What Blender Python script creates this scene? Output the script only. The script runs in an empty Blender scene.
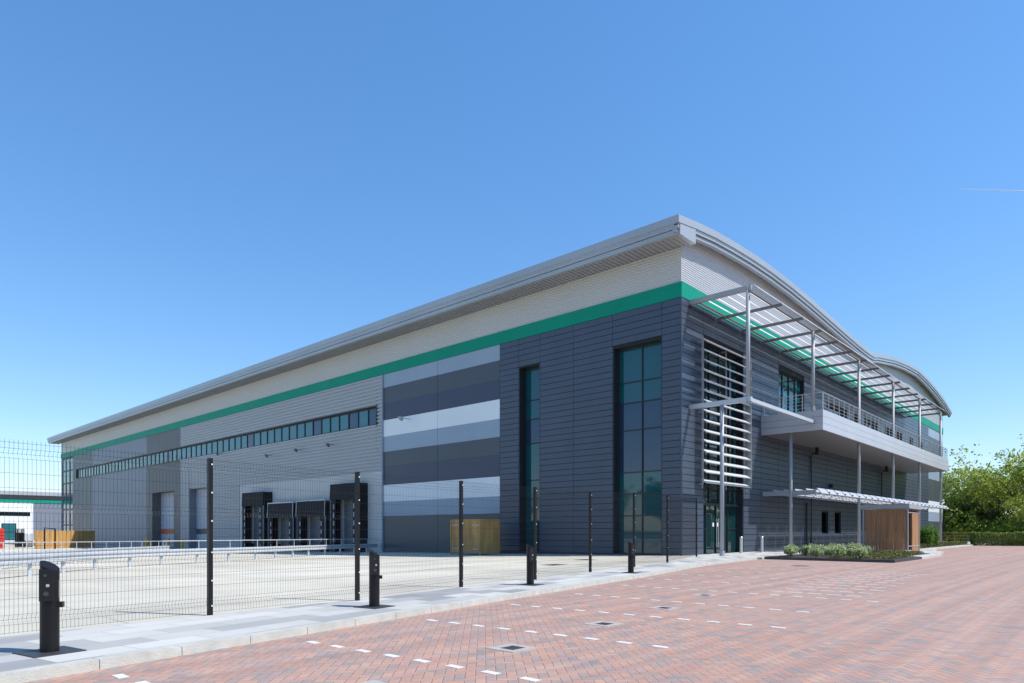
import bpy, math, random
from mathutils import Vector, Matrix
random.seed(7)
R = math.radians
scn = bpy.context.scene
col = scn.collection

# ------------------------------------------------------------------ materials
def nodes(name):
    m = bpy.data.materials.new(name); m.use_nodes = True
    nt = m.node_tree; b = nt.nodes['Principled BSDF']
    return m, nt, b
def N(nt, t, **kw):
    n = nt.nodes.new(t)
    for k, v in kw.items(): setattr(n, k, v)
    return n
def pm(name, c, rough=.5, metal=0., var=.08, scale=1.5, bump=0., spec=.5, stretch=(1,1,1)):
    m, nt, b = nodes(name)
    b.inputs['Roughness'].default_value = rough
    b.inputs['Metallic'].default_value = metal
    b.inputs['Specular IOR Level'].default_value = spec
    tc = N(nt, 'ShaderNodeTexCoord'); mp = N(nt, 'ShaderNodeMapping')
    mp.inputs['Scale'].default_value = stretch
    nt.links.new(tc.outputs['Object'], mp.inputs['Vector'])
    nz = N(nt, 'ShaderNodeTexNoise'); nz.inputs['Scale'].default_value = scale; nz.inputs['Detail'].default_value = 5
    nt.links.new(mp.outputs[0], nz.inputs['Vector'])
    rp = N(nt, 'ShaderNodeValToRGB')
    rp.color_ramp.elements[0].position = .3; rp.color_ramp.elements[1].position = .7
    rp.color_ramp.elements[0].color = (*[x*(1-var) for x in c], 1)
    rp.color_ramp.elements[1].color = (*[min(1, x*(1+var)) for x in c], 1)
    nt.links.new(nz.outputs['Fac'], rp.inputs['Fac'])
    nt.links.new(rp.outputs[0], b.inputs['Base Color'])
    if bump:
        bp = N(nt, 'ShaderNodeBump'); bp.inputs['Strength'].default_value = bump; bp.inputs['Distance'].default_value = .02
        n2 = N(nt, 'ShaderNodeTexNoise'); n2.inputs['Scale'].default_value = scale*12
        nt.links.new(mp.outputs[0], n2.inputs['Vector'])
        nt.links.new(n2.outputs['Fac'], bp.inputs['Height']); nt.links.new(bp.outputs[0], b.inputs['Normal'])
    return m
M = {}
M['void']    = pm('black_opening', (.003,.003,.004), .9, 0, .1, 1, 0, 0.)
M['plank']   = pm('navy_cladding', (.053,.069,.101), .36, .0, .07, .5)
M['joint']   = pm('dark_backing', (.012,.014,.018), .8)
M['lightcor']= pm('light_corrugated_metal', (.35,.375,.40), .45, .0, .02, .3)
M['frontcor']= pm('sunlit_corrugated_metal', (.50,.52,.54), .45, .0, .02, .3)  # lighter copy of the light corrugated metal, sunlit brightness put into its colour
M['beige']   = pm('pale_corrugated_metal', (.47,.475,.465), .5, .0, .02, .3)
M['green']   = pm('green_band_metal', (.0,.25,.16), .5, .0, .05, .4, 0., .2)
M['steel']   = pm('steel_blue_panel', (.26,.33,.41), .42, .0, .04, .3)
M['slate']   = pm('dark_slate_panel', (.06,.073,.086), .42, .0, .05, .3)
M['navy']    = pm('navy_panel', (.04,.05,.085), .42, .0, .05, .3)
M['white']   = pm('white_panel', (.70,.74,.76), .42, .0, .03, .3)
M['brown']   = pm('brown_grey_panel', (.10,.10,.105), .5, .0, .06, .3)
M['blueg']   = pm('blue_grey_panel', (.16,.185,.23), .45, .0, .05, .3)
M['roofm']   = pm('silver_roof_metal', (.37,.40,.42), .35, .2, .05, .25)
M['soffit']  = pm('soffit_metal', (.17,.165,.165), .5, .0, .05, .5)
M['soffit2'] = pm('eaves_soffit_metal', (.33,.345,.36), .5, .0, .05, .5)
M['steelw']  = pm('light_grey_steel', (.31,.33,.35), .45, .0, .05, 2)
M['blade']   = pm('pale_blade_metal', (.80,.81,.81), .4, .1, .04, 2)
M['louvre']  = pm('louvre_metal', (.60,.61,.61), .4, .1, .04, 2)
M['fascia']  = pm('balcony_fascia_metal', (.45,.47,.50), .38, .1, .04, .6)
M['bracket'] = pm('canopy_bracket_steel', (.18,.18,.18), .5, .2, .08, 2)
M['reveal']  = pm('dark_window_reveal', (.016,.02,.027), .5)
M['frame']   = pm('dark_frame_metal', (.02,.026,.032), .4, .2)
M['rail']    = pm('railing_steel', (.42,.42,.41), .4, .3)
M['blackpvc']= pm('black_pipe', (.012,.013,.015), .4)
M['black']   = pm('black_powdercoat', (.006,.006,.007), .4, 0, .15, 3, 0, .3)
M['wire']    = pm('dark_wire', (.03,.033,.035), .45)
M['bolt']    = pm('bright_bolt', (.8,.8,.8), .3, .5)
M['stainless']=pm('stainless_steel', (.62,.62,.62), .28, .7)
M['galv']    = pm('galvanised_steel', (.46,.49,.52), .45, .1, .08, 3)
M['rubber']  = pm('black_rubber', (.007,.008,.010), .7, 0, .2, 3, 0, .3)
M['dockdoor']= pm('dock_door', (.11,.125,.15), .45, 0, .06, 1)
M['shutter'] = pm('pale_shutter', (.40,.44,.50), .45, 0, .05, 1)
M['dockwall']= pm('dock_wall_precast', (.50,.51,.50), .7, 0, .06, .4)
M['yellow']  = pm('yellow_paint', (.72,.42,.02), .5, 0, .1, 3)
M['red']     = pm('red_paint', (.55,.03,.02), .45, 0, .12, 3)
M['orange']  = pm('orange_stripe', (.5,.12,.04), .5, 0, .12, 3)
M['wood']    = pm('treated_timber', (.47,.265,.085), .75, 0, .28, 3, .3, stretch=(1,1,.15))
M['fencew']  = pm('orange_fence_timber', (.55,.33,.12), .75, 0, .2, 3)
M['cedar']   = pm('cedar_slats', (.37,.18,.08), .7, 0, .3, 5, .3, stretch=(1,2.5,.08))
M['kerb']    = pm('kerb_concrete', (.44,.435,.39), .85, 0, .12, 4, .3)
M['soil']    = pm('dark_soil', (.045,.033,.022), .95, 0, .4, 8, .8)
M['bark']    = pm('bark', (.085,.065,.045), .9, 0, .3, 4, .6)
M['markw']   = pm('white_block', (.60,.585,.55), .75, 0, .08, 6)
M['gully']   = pm('drain_concrete', (.36,.345,.315), .85, 0, .1, 5)
M['iron']    = pm('cast_iron', (.05,.052,.056), .55, .3, .2, 10)
M['blueref'] = pm('dark_post_cap', (.01,.012,.02), .7, 0, .1, 2, 0, .15)
M['lens']    = pm('lamp_lens', (.5,.55,.6), .2)
M['earth']   = pm('far_ground', (.06,.09,.035), .95, 0, .3, .05)
M['grassy']  = pm('rough_grass', (.07,.11,.03), .95, 0, .35, .6, .6)

def glassmat(name, c, rough=.03, ior=1.65):
    m, nt, b = nodes(name)
    b.inputs['Base Color'].default_value = (*c, 1); b.inputs['Roughness'].default_value = rough
    b.inputs['IOR'].default_value = ior
    tc = N(nt, 'ShaderNodeTexCoord'); nz = N(nt, 'ShaderNodeTexNoise'); nz.inputs['Scale'].default_value = .35
    bp = N(nt, 'ShaderNodeBump'); bp.inputs['Strength'].default_value = .05; bp.inputs['Distance'].default_value = .03
    nt.links.new(tc.outputs['Object'], nz.inputs['Vector']); nt.links.new(nz.outputs['Fac'], bp.inputs['Height'])
    nt.links.new(bp.outputs[0], b.inputs['Normal'])
    return m
M['glass']  = glassmat('teal_glass', (.004,.07,.085))
M['glasse'] = glassmat('entrance_glass', (.006,.03,.034))
M['glassb'] = glassmat('blue_reflection_glass', (.015,.035,.075))  # blue of the reflected sky put into the pane colour
M['glassd'] = glassmat('dark_glass', (.006,.012,.014))
M['glasst'] = glassmat('pale_teal_glass', (.02,.13,.15))

def leafmat(name, c1, c2, trans=.25):
    m, nt, b = nodes(name)
    g = N(nt, 'ShaderNodeNewGeometry'); rp = N(nt, 'ShaderNodeValToRGB')
    rp.color_ramp.elements[0].color = (*c1, 1); rp.color_ramp.elements[1].color = (*c2, 1)
    nt.links.new(g.outputs['Random Per Island'], rp.inputs['Fac'])
    nt.links.new(rp.outputs[0], b.inputs['Base Color']); b.inputs['Roughness'].default_value = .55
    b.inputs['Specular IOR Level'].default_value = .3
    tr = N(nt, 'ShaderNodeBsdfTranslucent'); mx = N(nt, 'ShaderNodeMixShader'); mx.inputs[0].default_value = trans
    nt.links.new(rp.outputs[0], tr.inputs['Color'])
    nt.links.new(b.outputs[0], mx.inputs[1]); nt.links.new(tr.outputs[0], mx.inputs[2])
    nt.links.new(mx.outputs[0], nt.nodes['Material Output'].inputs['Surface'])
    return m
M['leafa'] = leafmat('leaves_yellow_green', (.22,.30,.03), (.46,.54,.09), .5)
M['leafb'] = leafmat('leaves_mid_green', (.13,.21,.03), (.33,.43,.08), .5)
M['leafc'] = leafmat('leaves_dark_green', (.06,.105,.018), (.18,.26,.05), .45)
M['hedgel']= leafmat('hedge_leaves', (.09,.14,.025), (.28,.36,.08))
M['shrubl']= leafmat('grey_green_shrub_leaves', (.26,.33,.12), (.56,.62,.33))
M['coverl']= leafmat('ground_cover_leaves', (.05,.08,.015), (.20,.19,.04))
M['brightl']=leafmat('bright_green_shrub_leaves', (.07,.16,.02), (.16,.28,.04))

def math_(nt, op, a, b=None, c=None):
    n = N(nt, 'ShaderNodeMath', operation=op)
    for i, v in enumerate((a, b, c)):
        if v is None: continue
        if isinstance(v, (int, float)): n.inputs[i].default_value = v
        else: nt.links.new(v, n.inputs[i])
    return n.outputs[0]
def ramp(nt, fac, stops, const=False):
    r = N(nt, 'ShaderNodeValToRGB'); cr = r.color_ramp
    if const: cr.interpolation = 'CONSTANT'
    while len(cr.elements) < len(stops): cr.elements.new(.5)
    for e, (p, c) in zip(cr.elements, stops): e.position = p; e.color = (*c, 1)
    nt.links.new(fac, r.inputs['Fac']); return r.outputs[0]
def mixc(nt, fac, a, b, mode='MIX'):
    n = N(nt, 'ShaderNodeMix', data_type='RGBA', blend_type=mode)
    for k, v in ((0, fac), (6, a), (7, b)):
        if isinstance(v, (int, float)): n.inputs[k].default_value = v
        elif isinstance(v, tuple): n.inputs[k].default_value = (*v, 1)
        else: nt.links.new(v, n.inputs[k])
    return n.outputs[2]

def paver_mat():
    m, nt, b = nodes('red_block_paving')
    tc = N(nt, 'ShaderNodeTexCoord'); mp = N(nt, 'ShaderNodeMapping')
    mp.inputs['Rotation'].default_value = (0, 0, R(45)); mp.inputs['Scale'].default_value = (9.6, 9.6, 1)
    nt.links.new(tc.outputs['Object'], mp.inputs['Vector'])
    sp = N(nt, 'ShaderNodeSeparateXYZ'); nt.links.new(mp.outputs[0], sp.inputs[0])
    x, y = sp.outputs[0], sp.outputs[1]
    i = math_(nt, 'FLOOR', x); j = math_(nt, 'FLOOR', y)
    fx = math_(nt, 'SUBTRACT', x, i); fy = math_(nt, 'SUBTRACT', y, j)
    k = math_(nt, 'FLOORED_MODULO', math_(nt, 'ADD', math_(nt, 'SUBTRACT', i, j), .01), 4)
    k1 = math_(nt, 'COMPARE', k, 1, .3); k2 = math_(nt, 'COMPARE', k, 2, .3)
    hor = math_(nt, 'LESS_THAN', k, 1.5)
    oi = math_(nt, 'SUBTRACT', i, k1); oj = math_(nt, 'SUBTRACT', j, k2)
    u = math_(nt, 'ADD', fx, k1); v = math_(nt, 'ADD', fy, k2)
    wu = math_(nt, 'ADD', 1, hor); wv = math_(nt, 'SUBTRACT', 2, hor)
    d = math_(nt, 'MINIMUM', math_(nt, 'MINIMUM', u, math_(nt, 'SUBTRACT', wu, u)), math_(nt, 'MINIMUM', v, math_(nt, 'SUBTRACT', wv, v)))
    cb = N(nt, 'ShaderNodeCombineXYZ'); nt.links.new(oi, cb.inputs[0]); nt.links.new(oj, cb.inputs[1])
    wn = N(nt, 'ShaderNodeTexWhiteNoise', noise_dimensions='2D'); nt.links.new(cb.outputs[0], wn.inputs['Vector'])
    big = N(nt, 'ShaderNodeTexNoise'); big.inputs['Scale'].default_value = 1.8; big.inputs['Detail'].default_value = 5
    nt.links.new(tc.outputs['Object'], big.inputs['Vector'])
    f = math_(nt, 'ADD', math_(nt, 'MULTIPLY', wn.outputs['Value'], .75), math_(nt, 'MULTIPLY', math_(nt, 'SUBTRACT', big.outputs['Fac'], .5), 1.0))
    f = math_(nt, 'ADD', f, .12)
    c = ramp(nt, f, [(0, (.20,.175,.165)), (.2, (.27,.22,.20)), (.42, (.36,.235,.195)), (.62, (.42,.215,.15)), (.82, (.44,.255,.178)), (1, (.38,.29,.22))])
    dirt = N(nt, 'ShaderNodeTexNoise'); dirt.inputs['Scale'].default_value = .12; dirt.inputs['Detail'].default_value = 6
    nt.links.new(tc.outputs['Object'], dirt.inputs['Vector'])
    c = mixc(nt, math_(nt, 'MULTIPLY', dirt.outputs['Fac'], .6), c, (.39,.29,.255))
    mort = math_(nt, 'LESS_THAN', d, .038)
    tr = N(nt, 'ShaderNodeTexNoise'); tr.inputs['Scale'].default_value = 1.; tr.inputs['Detail'].default_value = 4
    m2 = N(nt, 'ShaderNodeMapping'); m2.inputs['Scale'].default_value = (.05, 2.6, 1); nt.links.new(tc.outputs['Object'], m2.inputs['Vector']); nt.links.new(m2.outputs[0], tr.inputs['Vector'])
    c = mixc(nt, 1., c, ramp(nt, tr.outputs['Fac'], [(.32, (.82,.82,.83)), (.62, (1.06,1.05,1.03))]), 'MULTIPLY')
    sn = N(nt, 'ShaderNodeTexNoise'); sn.inputs['Scale'].default_value = 2.6; sn.inputs['Detail'].default_value = 6; nt.links.new(tc.outputs['Object'], sn.inputs['Vector'])
    c = mixc(nt, math_(nt, 'MULTIPLY', ramp(nt, sn.outputs['Fac'], [(.60, (0,0,0)), (.72, (1,1,1))]), .35), c, (.19,.165,.15))
    c = mixc(nt, mort, c, (.27,.21,.175))
    nt.links.new(c, b.inputs['Base Color']); b.inputs['Roughness'].default_value = .85
    bp = N(nt, 'ShaderNodeBump'); bp.inputs['Strength'].default_value = .7; bp.inputs['Distance'].default_value = .009
    h = math_(nt, 'MULTIPLY', math_(nt, 'MINIMUM', d, .09), 11)
    h = math_(nt, 'ADD', h, math_(nt, 'MULTIPLY', wn.outputs['Value'], .2))
    nt.links.new(h, bp.inputs['Height']); nt.links.new(bp.outputs[0], b.inputs['Normal'])
    return m
M['paver'] = paver_mat()
def slab_mat(name, bw, bh, stops, mort, rot=0, big=.25, rough=.85, off=.5, msize=.006):
    m, nt, b = nodes(name)
    tc = N(nt, 'ShaderNodeTexCoord'); mp = N(nt, 'ShaderNodeMapping'); mp.inputs['Rotation'].default_value = (0, 0, rot)
    nt.links.new(tc.outputs['Object'], mp.inputs['Vector'])
    br = N(nt, 'ShaderNodeTexBrick'); br.offset = off
    br.inputs['Color1'].default_value = (0,0,0,1); br.inputs['Color2'].default_value = (1,1,1,1)
    br.inputs['Scale'].default_value = 1; br.inputs['Brick Width'].default_value = bw; br.inputs['Row Height'].default_value = bh
    br.inputs['Mortar Size'].default_value = msize; br.inputs['Mortar Smooth'].default_value = .1
    br.inputs['Mortar'].default_value = (.5,.5,.5,1)
    nt.links.new(mp.outputs[0], br.inputs['Vector'])
    c = ramp(nt, br.outputs['Color'], stops)
    nz = N(nt, 'ShaderNodeTexNoise'); nz.inputs['Scale'].default_value = big; nz.inputs['Detail'].default_value = 8; nz.inputs['Roughness'].default_value = .6
    nt.links.new(tc.outputs['Object'], nz.inputs['Vector'])
    g = ramp(nt, nz.outputs['Fac'], [(.3, (.82,.82,.82)), (.7, (1.08,1.08,1.08))])
    c = mixc(nt, 1., c, g, 'MULTIPLY')
    if name == 'yard_concrete':
        for sc_, lo in (((.04,.5,1), .86), ((.45,.03,1), .9)):
            m2 = N(nt, 'ShaderNodeMapping'); m2.inputs['Scale'].default_value = sc_; m2.inputs['Rotation'].default_value = (0,0,.15)
            tr = N(nt, 'ShaderNodeTexNoise'); tr.inputs['Scale'].default_value = 1.; tr.inputs['Detail'].default_value = 7
            nt.links.new(tc.outputs['Object'], m2.inputs['Vector']); nt.links.new(m2.outputs[0], tr.inputs['Vector'])
            c = mixc(nt, 1., c, ramp(nt, tr.outputs['Fac'], [(.35, (lo,lo,lo)), (.55, (1.03,1.03,1.03))]), 'MULTIPLY')
    c = mixc(nt, br.outputs['Fac'], c, mort)
    nt.links.new(c, b.inputs['Base Color']); b.inputs['Roughness'].default_value = rough
    bp = N(nt, 'ShaderNodeBump'); bp.inputs['Strength'].default_value = .3; bp.inputs['Distance'].default_value = .01
    n2 = N(nt, 'ShaderNodeTexNoise'); n2.inputs['Scale'].default_value = 30
    nt.links.new(tc.outputs['Object'], n2.inputs['Vector'])
    nt.links.new(n2.outputs['Fac'], bp.inputs['Height']); nt.links.new(bp.outputs[0], b.inputs['Normal'])
    return m
M['flag'] = slab_mat('pale_flagstones', .9, .45, [(0, (.26,.265,.265)), (.22, (.36,.36,.345)), (.5, (.45,.45,.42)), (1, (.53,.525,.485))], (.26,.26,.25), rot=-R(11.3))
M['yard'] = slab_mat('yard_concrete', 6., 5., [(0, (.56,.52,.42)), (1, (.60,.565,.465))], (.40,.37,.30), big=.18, off=0., msize=.02)

# ------------------------------------------------------------------ mesh builder
class MB:
    def __init__(s): s.v = []; s.f = []; s.m = []
    def quad(s, a, b, c, d, m=0):
        i = len(s.v); s.v += [tuple(a), tuple(b), tuple(c), tuple(d)]; s.f.append((i, i+1, i+2, i+3)); s.m.append(m)
    def poly(s, pts, m=0):
        i = len(s.v); s.v += [tuple(p) for p in pts]; s.f.append(tuple(range(i, i+len(pts)))); s.m.append(m)
    def box(s, x0, x1, y0, y1, z0, z1, m=0):
        if x0 > x1: x0, x1 = x1, x0
        if y0 > y1: y0, y1 = y1, y0
        if z0 > z1: z0, z1 = z1, z0
        i = len(s.v)
        s.v += [(x0,y0,z0),(x1,y0,z0),(x1,y1,z0),(x0,y1,z0),(x0,y0,z1),(x1,y0,z1),(x1,y1,z1),(x0,y1,z1)]
        for f in ((3,2,1,0),(4,5,6,7),(0,1,5,4),(1,2,6,5),(2,3,7,6),(3,0,4,7)):
            s.f.append(tuple(i+k for k in f)); s.m.append(m)
        return s
    def hexa(s, p, m=0):   # 8 points, same order as box
        i = len(s.v); s.v += [tuple(q) for q in p]
        for f in ((3,2,1,0),(4,5,6,7),(0,1,5,4),(1,2,6,5),(2,3,7,6),(3,0,4,7)):
            s.f.append(tuple(i+k for k in f)); s.m.append(m)
        return s
    def bar(s, a, b, w, h, m=0, up=(0,0,1)):
        a, b = Vector(a), Vector(b); d = (b-a).normalized(); u = Vector(up)
        r = d.cross(u)
        if r.length < 1e-4: r = Vector((1,0,0))
        r.normalize(); u = r.cross(d)
        p = []
        for q in (a, b): p.append([q + r*sx*w/2 + u*sz*h/2 for sx, sz in ((-1,-1),(1,-1),(1,1),(-1,1))])
        A, B = p
        # order: bottom (a-,a+,b+,b-), top
        s.hexa([A[0],A[1],B[1],B[0],A[3],A[2],B[2],B[3]], m); return s
    def tube(s, pts, rad, n=8, m=0, caps=True):
        pts = [Vector(p) for p in pts]
        rad = rad if isinstance(rad, (list, tuple)) else [rad]*len(pts)
        rings = []
        for k, p in enumerate(pts):
            d = (pts[min(k+1, len(pts)-1)] - pts[max(k-1, 0)]).normalized()
            r = d.cross(Vector((0,0,1)))
            if r.length < 1e-3: r = Vector((1,0,0))
            r.normalize(); u = r.cross(d)
            i = len(s.v)
            for t in range(n):
                a = 2*math.pi*t/n; s.v.append(tuple(p + (r*math.cos(a) + u*math.sin(a))*rad[k]))
            rings.append(i)
        for i, j in zip(rings, rings[1:]):
            for t in range(n):
                s.f.append((i+t, j+t, j+(t+1) % n, i+(t+1) % n)); s.m.append(m)
        if caps:
            s.f.append(tuple(rings[0]+t for t in range(n))); s.m.append(m)
            s.f.append(tuple(rings[-1]+t for t in reversed(range(n)))); s.m.append(m)
        return s
    def strip(s, pts, z0, z1):   # closed prism of a ccw polygon
        n = len(pts); s.poly([(p[0], p[1], z1) for p in pts]); s.poly([(p[0], p[1], z0) for p in reversed(pts)])
        for k in range(n):
            a, b = pts[k], pts[(k+1) % n]
            s.quad((a[0],a[1],z0), (b[0],b[1],z0), (b[0],b[1],z1), (a[0],a[1],z1))
        return s
    def build(s, name, mats, parent=None, loc=None, smooth=False):
        me = bpy.data.meshes.new(name); me.from_pydata(s.v, [], s.f); me.update()
        if not isinstance(mats, (list, tuple)): mats = [mats]
        for k in mats: me.materials.append(M[k])
        if len(mats) > 1: me.polygons.foreach_set('material_index', s.m)
        if smooth: me.polygons.foreach_set('use_smooth', [True]*len(me.polygons))
        o = bpy.data.objects.new(name, me); col.objects.link(o)
        if parent: o.parent = parent
        if loc: o.location = loc
        return o
def tag(o, label=None, cat=None, group=None, kind=None):
    for k, v in (('label', label), ('category', cat), ('group', group), ('kind', kind)):
        if v: o[k] = v
    return o
def empty(name, loc, label, cat, group=None, rz=0):
    o = bpy.data.objects.new(name, None); o.location = loc; o.rotation_euler = (0,0,rz); o.empty_display_size = .3
    col.objects.link(o); return tag(o, label, cat, group)
def copy_tree(o, parent=None):
    c = o.copy(); col.objects.link(c)
    if parent: c.parent = parent
    for ch in list(o.children): copy_tree(ch, c)
    return c
def rects_minus(s0, s1, z0, z1, ops):
    rs = [(s0, s1, z0, z1)]
    for (a, b, c, d) in ops:
        out = []
        for (p, q, r, t) in rs:
            if b <= p or a >= q or d <= r or c >= t: out.append((p, q, r, t)); continue
            if a > p: out.append((p, a, r, t))
            if b < q: out.append((b, q, r, t))
            m0, m1 = max(a, p), min(b, q)
            if c > r: out.append((m0, m1, r, c))
            if d < t: out.append((m0, m1, d, t))
        rs = out
    return [r for r in rs if r[1]-r[0] > .01 and r[3]-r[2] > .01]
def cuts(s0, s1, ops, za, zb):
    iv = [(s0, s1)]
    for (a, b, c, d) in ops:
        if d <= za+.01 or c >= zb-.01: continue
        out = []
        for p, q in iv:
            if b <= p or a >= q: out.append((p, q)); continue
            if a > p: out.append((p, a))
            if b < q: out.append((b, q))
        iv = out
    return iv
def slab(mb, face, s0, s1, z0, z1, d0, d1, m=0):   # d = distance out from the wall plane
    if face == 'F': mb.box(s0, s1, -d1, -d0, z0, z1, m)
    else: mb.box(-d1, -d0, s0, s1, z0, z1, m)
def pf(face, s, z, d):
    return (s, -d, z) if face == 'F' else (-d, s, z)

# ------------------------------------------------------------------ ground
def struct(name, mb, mats): return tag(mb.build(name, mats), kind='structure')
g = MB(); g.quad((-9000,-9000,-1.1),(9000,-9000,-1.1),(9000,9000,-1.1),(-9000,9000,-1.1)); struct('ground', g, 'earth')
# low grassy land right of the building and behind the camera
g = MB(); g.strip([(40,-400),(400,-400),(400,300),(73,300),(73,-12),(40,-12)], -1., -.012); struct('grass_land', g, 'grassy')
g = MB(); g.strip([(-120,-75),(48.4,-75),(48.4,-6.2),(72.5,-6.2),(72.5,-1),(-5,-1),(-120,-20)], -1.05, 0.); struct('car_park', g, 'paver')
def yz(y): return .096 if y <= 0 else (.096-.0144*y if y < 60 else -.768)
FL = [(-130,-25.5),(-60,-13),(-31.5,-7.5),(-28.8,-7.22),(-25.9,-6.85),(-22.4,-6.25),(-19.2,-5.75),(-15.5,-5.06),(-11.9,-4.4),(-7.7,-3.45),(-1,-1.44)]
g = MB()
Fl = FL + [(.3,-1.0)]
for (a, b) in zip(Fl, Fl[1:]):
    ys = [None, 0, 15, 30, 45, 60, 330]
    for p, q in zip(ys, ys[1:]):
        if p is None: g.quad((a[0],a[1],.096),(b[0],b[1],.096),(b[0],0,.096),(a[0],0,.096))
        else: g.quad((a[0],p,yz(p)),(b[0],p,yz(p)),(b[0],q,yz(q)),(a[0],q,yz(q)))
g.quad((.3,123,yz(123)),(300,123,yz(123)),(300,330,yz(123)),(.3,330,yz(123)))
struct('yard', g, 'yard')
KL = [(-60,-16),(-30.3,-9.95),(-22,-8.22),(-15.2,-6.9),(-7,-5.0),(.4,-4.1)]
pv = [(-60,-15.9),(-30.3,-9.8),(-22,-8.07),(-15.2,-6.75),(-7,-4.85),(.4,-3.95),(.4,-4.35),(6.2,-4.35),(6.2,-10.2),(13.,-9.9),(20,-8.3),(28,-6.9),(72.6,-6.6),(72.6,.1),(-.04,.1),(-.04,-1.2)]
pv += list(reversed(FL[1:]))
g = MB(); g.strip(pv, -.3, .1); struct('pavement', g, 'flag')
g = MB()
def kerbline(g, pts, w, z0, z1, seg=.915):
    for a, b in zip(pts, pts[1:]):
        a, b = Vector((a[0],a[1],0)), Vector((b[0],b[1],0)); L = (b-a).length; d = (b-a)/L; n = max(1, round(L/seg)); r = Vector((d.y,-d.x,0))*w
        for k in range(n):
            p = a + d*(L*k/n+.004); q = a + d*(L*(k+1)/n-.004)
            g.hexa([p+r+Vector((0,0,z0)), q+r+Vector((0,0,z0)), q+Vector((0,0,z0)), p+Vector((0,0,z0)),
                    p+r*.93+Vector((0,0,z1)), q+r*.93+Vector((0,0,z1)), q+Vector((0,0,z1)), p+Vector((0,0,z1))])
kerbline(g, [(-60,-15.9),(-30.3,-9.8),(-22,-8.07),(-15.2,-6.75),(-7,-4.85),(.4,-3.95)], .17, -.2, .104)
kerbline(g, [(6.2,-10.2),(13.,-9.9),(20,-8.3),(28,-6.9),(72.6,-6.6)], .13, -.2, .103)
struct('kerb', g, 'kerb')

# planting bed by the entrance
g = MB(); g.strip([(.75,-10.1),(6.1,-10.1),(6.1,-9.3),(12.4,-9.3),(12.4,-4.5),(.75,-4.5)], .0, .11); struct('flower_bed_soil', g, 'soil')
g = MB(); kerbline(g, [(.75,-4.4),(.75,-10.2),(6.2,-10.2),(6.2,-9.4),(12.5,-9.4)], .1, .0, .13); kerbline(g, [(12.5,-9.4),(12.5,-4.4),(.75,-4.4)], .1, .0, .13); struct('flower_bed_edging', g, 'iron')
g = MB(); g.strip([(12.65,-9.35),(17.4,-9.35),(17.4,-5.2),(12.65,-5.2)], .0, .13); struct('shelter_base', g, 'kerb')
g = MB(); g.strip([(24,-6.5),(48,-6.3),(48,-4.4),(24,-4.4)], .05, .13); struct('border_soil', g, 'soil')

# ------------------------------------------------------------------ bay markings made of white blocks
def marks(x, y0, y1, step=.55, L=.21, w=.1, dx=0.):
    g = MB(); n = int(abs(y1-y0)/step)+1
    for k in range(n):
        y = y0 - k*step; xx = x + dx*k
        g.box(xx-w/2, xx+w/2, y-L/2, y+L/2, -.05, .004)
    return tag(g.build('bay_marking', 'markw'), kind='structure')
for k, (x, y0) in enumerate([(-33.7,-11.2),(-31.13,-10.66),(-28.75,-10.26),(-26.3,-9.75),(-23.7,-9.2),(-21.05,-8.78),(-18.25,-8.2)]):
    marks(x, y0, -14.2, .5 if k > 1 else .52, dx=.04 if 0 < k < 5 else 0)
# hatched bays further on
for k in range(11):
    x = -17.3 + k*.95
    marks(x, -11.9 if k < 3 else -11.3, -14.0 + .1*k, .42, L=.3, w=.09)
for k in range(6): marks(-15.6 + k*2.5, -7.4+.2*k, -11.2, .6)
g = MB()
for k in range(40): g.box(12.9+.1*k, 13.+.1*k, -11.7-.4*k, -11.42-.4*k, -.05, .004)
tag(g.build('bay_marking', 'markw'), kind='structure')

# drain gullies
def gully(loc, label, name='drain_gully'):
    t = empty(name, (loc[0], loc[1], 0), label, 'drain', 'drain gullies in the block paving')
    f = MB(); 
    for (a,b,c,d) in rects_minus(-.23,.23,-.23,.23,[(-.12,.12,-.12,.12)]): f.box(a,b,c,d,-.05,.005)
    f.build('surround', 'gully', t)
    f = MB()
    for k in range(7): f.box(-.115,.115,-.115+k*.033,-.095+k*.033,-.03,.003)
    f.box(-.12,.12,-.12,.12,-.06,-.035); f.build('grate', 'iron', t)
    return t
gully((-27.3,-12.45), 'iron grate in pale square surround between first and second full bay lines, nearest whole one')
gully((-24.75,-12.05), 'iron grate in pale square surround, the second one behind the nearest whole grate')
gully((-22.2,-11.65), 'iron grate in pale square surround in the third bay, third grate from the camera')
gully((-19.35,-11.05), 'small looking iron grate in pale surround, farthest of the row of grates')
gully((-29.75,-12.9), 'pale drain surround cut off by the bottom edge of the photo')
t = MB(); t.tube([(0,0,-.03),(0,0,.004)], .34, 20)
t.build('manhole_cover', 'iron', loc=(-4.9,-8.1,0)); tag(bpy.data.objects['manhole_cover'], 'dark round manhole cover in the red paving in front of the planting bed', 'manhole cover')
for k, (p, lb) in enumerate([((-12.6,-1.2), 'dark flat manhole cover in yard concrete behind the fence, left of the pair'), ((-7.6,.9), 'dark flat manhole cover in yard concrete, closer to the tall corner window')]):
    t = MB(); t.box(-.5,.5,-.35,.35,-.03,.004); tag(t.build('manhole_cover', 'iron', loc=(p[0],p[1],yz(p[1])+.001)), lb, 'manhole cover')

# ------------------------------------------------------------------ THE WAREHOUSE
W = empty('warehouse', (0,0,.1), 'huge grey and navy warehouse with green band and curved silver roof', 'warehouse')
W.location = (0,0,0)
LEN = 122.; WID = 71.
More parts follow.
